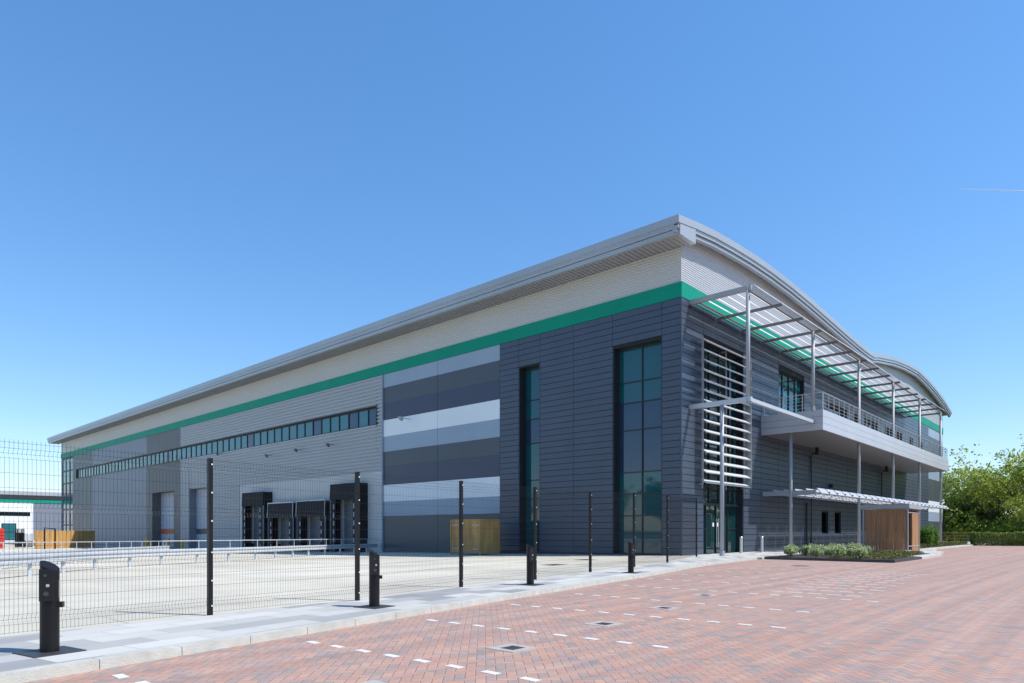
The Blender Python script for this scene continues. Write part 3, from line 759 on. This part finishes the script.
# ------------------------------------------------------------------ crash barriers in the yard
def barrier(pts, label, rail_from=0., rh=1.1, bh=.72):
    t = empty('crash_barrier', (pts[0][0], pts[0][1], yz(pts[0][1])), label, 'barrier', 'galvanised crash barriers in the yard'); o = Vector(t.location)
    P = [Vector((x,y,yz(y)))-o for x, y in pts]
    L = [0]
    for a, b in zip(P, P[1:]): L.append(L[-1]+(b-a).length)
    def at(s):
        for k in range(len(P)-1):
            if s <= L[k+1]+1e-6: return P[k]+(P[k+1]-P[k])*((s-L[k])/(L[k+1]-L[k])), (P[k+1]-P[k]).normalized()
        return P[-1], (P[-1]-P[-2]).normalized()
    prof_ = [(-.155,.0),(-.12,-.06),(-.06,-.06),(-.02,0),(.02,0),(.06,-.06),(.12,-.06),(.155,0)]
    n = max(2, int(L[-1]/1.)); g = MB(); rows = []
    for k in range(n+1):
        p, d = at(L[-1]*k/n); nn = Vector((-d.y,d.x,0)).normalized()
        rows.append([p+Vector((0,0,bh-.16+z))+nn*q for z, q in prof_])
    for a, b in zip(rows, rows[1:]):
        for i in range(len(prof_)-1): g.quad(a[i], b[i], b[i+1], a[i+1])
    g.build('beam', 'galv', t)
    g = MB(); q = [at(s)[0]+Vector((0,0,rh)) for s in [rail_from*L[-1]+(1-rail_from)*L[-1]*k/30 for k in range(31)]]
    g.tube(q, .024, 8); g.build('handrail', 'galv', t)
    s = .3
    while s < L[-1]:
        p, d = at(s); nn = Vector((-d.y,d.x,0)).normalized(); g = MB(); c = p+nn*.1
        g.box(c.x-.05,c.x+.05,c.y-.05,c.y+.05,c.z-.05,c.z+bh)
        g.build('post', 'galv', t)
        if s > rail_from*L[-1]: g = MB(); g.tube([p+Vector((0,0,bh-.05)), p+Vector((0,0,rh))], .02, 6); g.build('handrail_post', 'galv', t)
        s += 2.3
    return t
barrier([(-30.6,4.2),(-29.,6.8),(-25.6,11.4),(-21.8,14.7),(-15.5,17.9),(-9.7,22.0),(-.2,27.6)], 'long galvanised crash barrier running up to the building beside the docks', .36)
barrier([(-29.5,11.5),(-26.6,17.4),(-22,25),(-16.5,33),(-12,40)], 'shorter galvanised crash barrier behind the long one, ending before the loading doors', 0.)

# yellow bollards by the loading doors
for (x, y), lb in (((-1.,77.4), 'yellow bollard left of the brown surrounded loading door'), ((-1.,70.1), 'yellow bollard at the right edge of the brown surrounded loading door'), ((-1.,65.7), 'yellow bollard between the two loading doors, rightmost of three')):
    g = MB(); g.tube([(0,0,-.05),(0,0,1.3),(0,0,1.38)], [.16,.16,.06], 14); tag(g.build('yellow_bollard', 'yellow', loc=(x,y,yz(y))), lb, 'bollard', 'yellow bollards by the loading doors')

# ------------------------------------------------------------------ timber store beside the facade
t = empty('timber_store', (-3.7,12.,yz(12)), 'boxy timber store with double doors against the striped wall', 'store box'); zt = 2.28
g = MB()
k = 0.
while k < 1.79: g.box(k+.002,min(k+.145,1.8)-.004,.0,.03,.08,zt-.06); k += .15
g.build('side_boards', 'wood', t)
g = MB(); k = .08
while k < 2.6: g.box(.0,.03,k+.002,min(k+.145,2.66)-.004,.12,zt-.16); k += .15
d = g.build('door', 'wood', t)
for z in (.35, zt-.4):
    for a, b in ((.12,.7),(1.95,2.6)): g = MB(); g.box(-.02,-.001,a,b,z,z+.05); g.build('hinge', 'galv', d)
g = MB(); g.box(-.02,1.8,-.03,2.72,zt-.06,zt-.0); g.box(-.03,.06,-.04,.05,0,zt-.06); g.box(-.03,.06,2.66,2.74,0,zt-.06); g.box(1.76,1.82,-.03,.04,0,zt-.06); g.box(-.01,.05,.05,2.66,zt-.16,zt-.061)
g.build('frame', 'wood', t)
g = MB(); g.box(.05,1.8,.04,2.7,.15,zt-.07); g.build('inner_box', 'joint', t)

# far timber screen, cages, red stack, goal frame
t = empty('timber_screen', (-12.3,82.,yz(82)), 'long brown timber board screen at the far end of the yard', 'timber screen'); A = Vector((0,0,0)); B = Vector((7.6,4.,0)); L = (B-A).length; d = (B-A)/L
g = MB(); n = int(L/.16)
for k in range(n): g.bar(A+d*(k*.16+.08)+Vector((0,0,0.05)), A+d*(k*.16+.08)+Vector((0,0,2.25)), .15, .03, up=(d.x,d.y,0) if False else (-d.y,d.x,0))
g.build('boards', 'wood', t)
for k in range(6): p = A+d*(L*k/5); g = MB(); g.box(p.x-.06,p.x+.06,p.y+.06,p.y+.18,0,2.3); g.build('post', 'wood', t)
def cage(loc, w, dp, h, label, light=False):
    t = empty('roll_cage', loc, label, 'steel cage', 'steel cages parked at the far end of the yard')
    g = MB()
    for x in (0,w):
        for y in (0,dp): g.box(x-.05,x+.05,y-.05,y+.05,.1,h)
    for k in range(9): x = w*k/8; g.box(x-.015,x+.015,-.01,.01,.3,h-.1); g.box(x-.015,x+.015,dp-.01,dp+.01,.3,h-.1)
    for z in (.3,h*.5,h-.05): g.box(0,w,-.03,.03,z-.03,z+.03); g.box(0,w,dp-.03,dp+.03,z-.03,z+.03); g.box(-.02,.02,0,dp,z-.03,z+.03); g.box(w-.02,w+.02,0,dp,z-.03,z+.03)
    g.build('cage', 'galv' if light else 'black', t)
    g = MB(); g.box(.05,w-.05,.05,dp-.05,.15,.9 if light else h*.8); g.build('load', 'rubber', t)
cage((-13.2,87.,-.768), .72, 1., 2.5, 'tall dark steel cage before the white part of the far building')
cage((-12.22,87.,-.768), .72, 1., 1.9, 'lower pale steel cage with dark load beside the far grey wall', True)
t = empty('goal_frame', (-11.9,79.5,-.768), 'dark steel portal frame standing before timber boards at far yard end', 'steel frame')
for a in (-.07, 1.03): g = MB(); g.box(a,a+.14,-.07,.07,0,2.5-a*.07); g.build('leg', 'black', t)
g = MB(); g.bar((-.07,0,2.6),(1.17,0,2.45),.14,.1); g.build('crossbar', 'black', t)
t = empty('stacked_crates', (-16.08,86.5,-.768), 'stack of red plastic crates at the left edge of the photo', 'crate stack')
for k in range(6): g = MB(); g.box(0,1.5,0,1.2,k*.42+.02,k*.42+.34); g.box(.08,1.42,.08,1.12,k*.42+.34,k*.42+.44); g.build('crate', 'red', t)

# ------------------------------------------------------------------ neighbouring warehouse far left
B = empty('distant_warehouse', (0,180,-.8), 'low distant white and grey warehouse with thin green band', 'warehouse')
def bb(name, mat, boxes, parent=B):
    g = MB()
    for b in boxes: g.box(*b)
    return g.build(name, mat, parent)
bb('wall', 'white', [(-60,7.9,0,30,0,9.2)]); bb('wall', 'blueg', [(7.9,60,.0,30,0,9.2)])
bb('green_band', 'green', [(-60,60,-.15,-.0,9.2,9.9)]); bb('upper_cladding', 'brown', [(-60,60,0,30,9.9,11.)])
bb('roof', 'roofm', [(-60.8,60.8,-.9,31,11.,11.9)])
w = bb('window', 'frame', [(-12,7.3,-.06,-.0,5.9,6.9)]); g = MB(); g.quad((-11.9,-.065,6),(7.2,-.065,6),(7.2,-.065,6.8),(-11.9,-.065,6.8)); g.build('pane', 'glassd', w)
w = bb('entrance_door', 'frame', [(1.6,4.5,-.1,-.0,0,4.1)]); g = MB()
for (a,b,c,d) in ((1.8,3.,.3,1.9),(3.1,4.3,.3,1.9),(1.8,3.,2.1,3.9),(3.1,4.3,2.1,3.9)): g.quad((a,-.11,c),(b,-.11,c),(b,-.11,d),(a,-.11,d))
g.build('pane', 'glasst', w)
bb('panel_joint', 'slate', [(-60,60,-.02,-.001,4.6,4.66)])

# ------------------------------------------------------------------ cycle shelter
t = empty('cycle_shelter', (13.6,-8.1,.13), 'slatted cedar cycle shelter with grey steel posts and flat roof', 'shelter')
H = 2.72
g = MB()
for x, y in ((0,0),(0,2.5),(3.1,0),(3.1,2.5)): g = MB(); g.box(x-.04,x+.04,y-.04,y+.04,0,H); g.build('post', 'steelw', t)
g = MB(); g.box(-.12,3.22,-.12,2.68,H,H+.26); g.build('roof', 'steelw', t)
g = MB(); g.box(-.05,3.1,-.02,2.55,H+.262,H+.30); g.build('roof_timber', 'cedar', t)
g = MB(); y = .12
while y < 2.38: g.box(-.015,.015,y,y+.076,.05,H-.03); y += .0955
for z in (.5,1.4,2.4): g.box(.016,.05,.04,2.46,z,z+.06)
g.build('slatted_wall', 'cedar', t)
g = MB(); x = 1.2
while x < 2.95: g.box(x,x+.082,.0,.03,.05,H-.25); x += .1
g.build('slatted_wall', 'cedar', t)
g = MB(); y = .12
while y < 2.38: g.box(3.085,3.115,y,y+.082,.05,H-.03); y += .0955
g.build('slatted_wall', 'cedar', t)
for z in (.35,2.45): g = MB(); g.box(.04,3.06,-.02,.02,z,z+.05); g.build('rail', 'steelw', t)
# cycle hoops inside
for k in range(5):
    g = MB(); pts = [(0,0,-.02),(0,0,.72)]
    for a in range(1,6): an = math.pi*a/6; pts.append((.35-.35*math.cos(an),0,.72+.12*math.sin(an)))
    pts += [(.7,0,.72),(.7,0,-.02)]
    g.tube(pts, .025, 8)
    tag(g.build('cycle_hoop', 'stainless', loc=(14.2,-7.6+k*.42,.13)), 'steel cycle hoop inside the cedar slatted shelter, seen through the slats', 'cycle stand', 'steel cycle hoops inside the cedar shelter')

# ------------------------------------------------------------------ plants
def leaf(mb, c, s, flat=.0):
    a = random.uniform(0, 6.283); ph = random.uniform(-1, 1)
    n = Vector((math.cos(a)*math.sqrt(1-ph*ph), math.sin(a)*math.sqrt(1-ph*ph), ph+flat)).normalized()
    u = n.orthogonal().normalized(); v = n.cross(u); r = random.uniform(0, 6.283)
    u, v = u*math.cos(r)+v*math.sin(r), v*math.cos(r)-u*math.sin(r); c = Vector(c)
    mb.quad(c-u*s, c-v*s*.55, c+u*s, c+v*s*.55)
def shrub_mesh(rx, ry, h, n, s, mat, seed):
    random.seed(seed); g = MB(); ragged = .22*h
    lob = [(random.uniform(-.5,.5)*rx, random.uniform(-.5,.5)*ry, random.uniform(.35,.65)*h, random.uniform(.35,.6)) for _ in range(9)]
    for _ in range(n):
        x, y, z, r = random.choice(lob)
        a, b = random.uniform(0,6.283), random.uniform(-.9,1); q = random.uniform(.55,1)**.5
        w = math.sqrt(max(0,1-b*b))
        leaf(g, (x+math.cos(a)*w*r*rx*q, y+math.sin(a)*w*r*ry*q, max(.03, z+b*r*h*.75*q+(random.random()**4)*ragged)), s*random.uniform(.6,1.3), .4)
    f = g.build('foliage', mat)
    st = MB()
    for k in range(6):
        a = random.uniform(0,6.28); st.tube([(0,0,-.05),(math.cos(a)*rx*.25,math.sin(a)*ry*.25,h*.4),(math.cos(a)*rx*.5,math.sin(a)*ry*.5,h*.75)], [.02,.013,.006], 5)
    s_ = st.build('stem', 'bark'); return f, s_
def plant(name, protos, loc, rz, sc, label, cat, group):
    t = empty(name, loc, label, cat, group, rz); t.scale = (sc, sc, sc)
    for p in protos:
        if p.parent is None: c = p
        else: c = p.copy(); col.objects.link(c)
        c.parent = t
    return t
sp = [shrub_mesh(.5,.5,.62,1300,.055,'shrubl',k) for k in (11,12,13)]
BL = 'pale grey green rounded shrub in the front planting bed'
spots = [(2.0,-5.2),(2.2,-6.4),(2.1,-7.5),(3.6,-5.4),(3.9,-6.6),(5.2,-5.3),(5.6,-6.5),(7.0,-5.5),(7.4,-6.8),(9.,-5.6),(9.4,-6.9),(10.9,-5.8),(1.7,-8.6),(3.0,-7.9),(3.0,-4.9),(4.6,-5.9),(6.3,-5.2),(8.2,-5.3)]
for k, (x, y) in enumerate(spots):
    plant('shrub', sp[k%3], (x,y,.15), k*1.3, [.82,.7,.86][k%3], BL, 'shrub', 'pale shrubs in the planting bed')
random.seed(21); g = MB()
for _ in range(9000):
    x = random.uniform(.9,12.3); y = random.uniform(-10.05 if x < 6 else -9.25,-7.4)
    if math.sin(x*2.3+y)*math.sin(y*3.1+x*.7) < -.35: continue
    leaf(g, (x,y,.16+random.random()*.10), .045, .8)
tag(g.build('ground_cover', 'coverl'), 'low patchy ground cover along the bed edging', 'ground cover', kind='stuff')
bp_ = shrub_mesh(1.,1.,1.55,5200,.07,'brightl',31)
plant('bright_shrub', bp_, (30.5,-5.6,.12), 0, 1.0, 'bright green upright shrub to the right of the cedar shelter, left one', 'shrub', 'bright shrubs beside the columns')
plant('bright_shrub', bp_, (32.8,-5.5,.12), 2., 1.08, 'bright green upright shrub near the far end columns, behind the left one', 'shrub', 'bright shrubs beside the columns')
random.seed(22); g = MB()
for _ in range(5000): leaf(g, (random.uniform(24.2,47.8), random.uniform(-6.3,-4.5), .14+random.random()*.28), .07, .6)
tag(g.build('border_plants', 'coverl'), 'strip of low planting along the columns at the far end', 'ground cover', kind='stuff')

# hedge
random.seed(5)
t = empty('hedge', (46.3,-6.9,0), 'long clipped green hedge at the far edge of the car park', 'hedge')
Lh = 48; ang = math.atan2(-1., .27); dv = Vector((.26,-.966,0)); nv = Vector((.966,.26,0))
g = MB()
for _ in range(42000):
    s = random.uniform(0,Lh); f = random.random(); b = .06*math.sin(s*2.1)+.05*math.sin(s*5.3)+.04*math.sin(s*11)
    if f < .55: p = dv*s + nv*(random.uniform(-.07,.18)+b) + Vector((0,0,random.uniform(.05,1.28)+b*.5))
    elif f < .9: p = dv*s + nv*random.uniform(0,1.3) + Vector((0,0,1.2+b+random.uniform(-.12,.1)))
    else: p = dv*(random.uniform(-.08,.2)) + nv*random.uniform(0,1.3) + Vector((0,0,random.uniform(.05,1.3)))
    leaf(g, p, random.uniform(.05,.10), .3)
for _ in range(9000): s = random.uniform(0,Lh); leaf(g, dv*s + nv*random.uniform(-.05,.5) + Vector((0,0,random.uniform(.0,.45))), random.uniform(.06,.1), .1)
g.build('foliage', 'hedgel', t)
g = MB(); k = 0.
while k < Lh: p = dv*k + nv*.6; g.tube([p, p+Vector((.05,.1,1.0))], [.04,.015], 5); k += .6
g.build('stem', 'bark', t)
# post and rail fence
t = empty('rail_fence', (73.2,0,-.01), 'brown timber post and rail fence between the building end and hedge', 'fence')
for k in range(9): y = 1.-k*2.; g = MB(); g.box(-.06,.06,y-.06,y+.06,0,1.3); g.build('post', 'fencew', t)
for z in (.35,.75,1.15): g = MB(); g.box(-.1,-.06,-15.,1.1,z,z+.12); g.build('rail', 'fencew', t)

# trees
def tree_mesh(seed, H, spread, nleaf, mat, ls=.2, low=.16):
    random.seed(seed); tr = MB(); cr = MB(); tips = []
    def limb(p, d, L, r, depth):
        pts = [p]; rr = [r]; n = 5; dd = d.copy()
        for k in range(n):
            dd = (dd + Vector((random.uniform(-.22,.22),random.uniform(-.22,.22),random.uniform(-.04,.16)))).normalized()
            pts.append(pts[-1]+dd*L/n); rr.append(r*(1-.72*(k+1)/n))
            if depth < 2 and k >= 1:
                for _ in range(2):
                    a = random.uniform(0,6.283); side = Vector((math.cos(a),math.sin(a),random.uniform(.1,.75))).normalized()
                    limb(pts[-1], (dd*.4+side).normalized(), L*random.uniform(.42,.6), rr[-1]*.65, depth+1)
            if depth >= 1 and k >= 2: tips.append((pts[-1], depth))
        tr.tube(pts, rr, 6 if depth else 9, caps=False)
    base = Vector((0,0,-.1)); top = Vector((random.uniform(-.3,.3),random.uniform(-.3,.3),H*low))
    tr.tube([base, top*.5, top], [H*.018,H*.015,H*.013], 9)
    for k in range(5):
        a = k*1.256+random.uniform(-.4,.4); limb(top, Vector((math.cos(a)*spread,math.sin(a)*spread,1)).normalized(), H*random.uniform(.48,.62), H*.010, 0)
    zs = max(t_[0].z for t_ in tips); k = H/zs
    per = max(1, nleaf//len(tips))
    for p, dp in tips:
        if random.random() < .38: continue
        rad = H*random.uniform(.03,.075)
        for _ in range(int(per*random.uniform(.5,1.6))):
            a = random.uniform(0,6.283); b = random.uniform(-1,1); q = random.random()**.45; w = math.sqrt(1-b*b)
            leaf(cr, p+Vector((math.cos(a)*w*q*rad*1.25, math.sin(a)*w*q*rad*1.25, b*q*rad*.7)), ls*random.uniform(.6,1.3), .3)
    c = cr.build('crown', mat); b = tr.build('trunk', 'bark'); return c, b, k
TP = [tree_mesh(3,14,.75,8500,'leafa'), tree_mesh(4,14,.6,8500,'leafb'), tree_mesh(9,14,.9,8500,'leafb'), tree_mesh(14,12,.55,20000,'leafc',ls=.24,low=.05)]
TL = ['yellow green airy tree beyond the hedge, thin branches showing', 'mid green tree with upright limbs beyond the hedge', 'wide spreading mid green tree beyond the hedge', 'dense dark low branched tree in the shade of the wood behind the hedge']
used = set()
def tree(k, x, y, sc, rz, grp='trees beyond the hedge', lb=None):
    t = empty('tree', (x,y,-.02), lb or TL[k], 'tree', grp, rz)
    s = sc*TP[k][2]; t.scale = (s,s,s)
    for p in TP[k][:2]:
        if p.parent is None: c = p
        else: c = p.copy(); col.objects.link(c)
        c.parent = t
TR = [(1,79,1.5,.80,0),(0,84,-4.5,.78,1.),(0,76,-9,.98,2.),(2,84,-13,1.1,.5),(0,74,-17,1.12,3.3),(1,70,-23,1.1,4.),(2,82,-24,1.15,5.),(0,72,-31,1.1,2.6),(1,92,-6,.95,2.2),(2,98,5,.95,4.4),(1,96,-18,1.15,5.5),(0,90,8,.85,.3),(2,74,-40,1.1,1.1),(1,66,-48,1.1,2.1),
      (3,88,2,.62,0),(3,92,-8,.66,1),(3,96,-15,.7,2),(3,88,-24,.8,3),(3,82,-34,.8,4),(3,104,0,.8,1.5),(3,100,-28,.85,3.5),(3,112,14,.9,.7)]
for a in TR: tree(*a)
random.seed(8); g = MB()
for _ in range(52000):
    x = random.uniform(74,112); y = random.uniform(-60,30); h = 3.0+1.6*math.sin(x*.31+y*.23)+1.3*math.sin(y*.57)
    if y > -1 and x < 80: continue
    leaf(g, (x, y, random.random()**.8*h), random.uniform(.2,.42), .3)
tag(g.build('undergrowth', 'leafb'), 'mass of shady undergrowth below the trees behind the hedge', 'undergrowth', kind='stuff')
# slim young tree in front
tree(0, 66, -9.6, .42, 4.2, None, 'slim young pale green tree just behind the hedge, shorter than the others')
# trees on the far side of the yard (what the tall windows mirror) and one peeping over the distant warehouse
for k, (x, y, s, rz_) in enumerate([(-88,30,.95,0),(-82,42,.8,2),(-90,52,1.05,3),(-80,62,.8,1),(-86,74,1.,5),(-82,88,.9,4),(-88,104,1.,3),(-84,120,1.,2)]):
    tree((k%3) if k%2 else 3, x, y, s, rz_, 'trees on the far side of the yard', 'green tree on the far side of the yard, mirrored in the tall windows')
tree(3, -8, 226, 1.35, 0, None, 'tree top just showing over the roof of the distant low warehouse')

# contrail
m, nt, b = nodes('contrail_white'); b.inputs['Base Color'].default_value = (.9,.9,.9,1); b.inputs['Roughness'].default_value = 1; b.inputs['Alpha'].default_value = .3; M['contrail'] = m
F = Vector((.7362,.6767,0)); Rt = Vector((.6767,-.7362,0)); cam0 = Vector((-33.394,-18.049,1.45))
g = MB(); a = cam0+F*6000+Rt*4020+Vector((0,0,3072)); bb_ = cam0+F*6100+Rt*5200+Vector((0,0,3080))
g.tube([(0,0,0), (bb_-a)*.5, bb_-a], [3.,8.,11.], 8); tag(g.build('contrail', 'contrail', loc=a), 'short thin white contrail high in the sky at the right', 'contrail')

# ------------------------------------------------------------------ light, sky, camera
sd = Vector((.52,-1.,1.53)).normalized(); el = math.asin(sd.z); az = math.atan2(sd.x, sd.y)
w = bpy.data.worlds.new('World'); scn.world = w; w.use_nodes = True; nt = w.node_tree
sk = nt.nodes.new('ShaderNodeTexSky'); sk.sky_type = 'NISHITA'; sk.sun_disc = False; sk.sun_elevation = el; sk.sun_rotation = az
sk.air_density = 1.1; sk.dust_density = .15; sk.ozone_density = 1.9; sk.altitude = 50
bg = nt.nodes['Background']; bg.inputs['Strength'].default_value = .15; hs = nt.nodes.new('ShaderNodeHueSaturation'); hs.inputs['Saturation'].default_value = 1.42; hs.inputs['Hue'].default_value = .497; hs.inputs['Value'].default_value = 1.29
gm = nt.nodes.new('ShaderNodeGamma'); gm.inputs['Gamma'].default_value = .72; nt.links.new(sk.outputs[0], gm.inputs['Color']); nt.links.new(gm.outputs[0], hs.inputs['Color'])
tn = nt.nodes.new('ShaderNodeMix'); tn.data_type = 'RGBA'; tn.blend_type = 'MULTIPLY'; tn.inputs[0].default_value = 1.; tn.inputs[7].default_value = (.87,.978,1.17,1)
nt.links.new(hs.outputs[0], tn.inputs[6]); nt.links.new(tn.outputs[2], bg.inputs['Color'])
sl = bpy.data.lights.new('sun', 'SUN'); sl.energy = 4.2; sl.angle = R(.53); sl.color = (1,.945,.88)
so = bpy.data.objects.new('sun', sl); col.objects.link(so); so.rotation_euler = sd.to_track_quat('Z', 'Y').to_euler(); so.location = (0,-40,60)
cd = bpy.data.cameras.new('camera'); cam = bpy.data.objects.new('camera', cd); col.objects.link(cam)
cam.location = cam0; cam.rotation_euler = (R(90), 0, math.atan2(-F.x, F.y))
cd.sensor_width = 36; cd.sensor_fit = 'HORIZONTAL'; cd.lens = 668*36/1024; cd.shift_y = (531-341.5)/1024
cd.clip_start = .1; cd.clip_end = 20000; scn.camera = cam
scn.view_settings.view_transform = 'Standard'; scn.view_settings.look = 'None'; scn.view_settings.gamma = 1; scn.view_settings.use_curve_mapping = False
scn.view_settings.exposure = .46
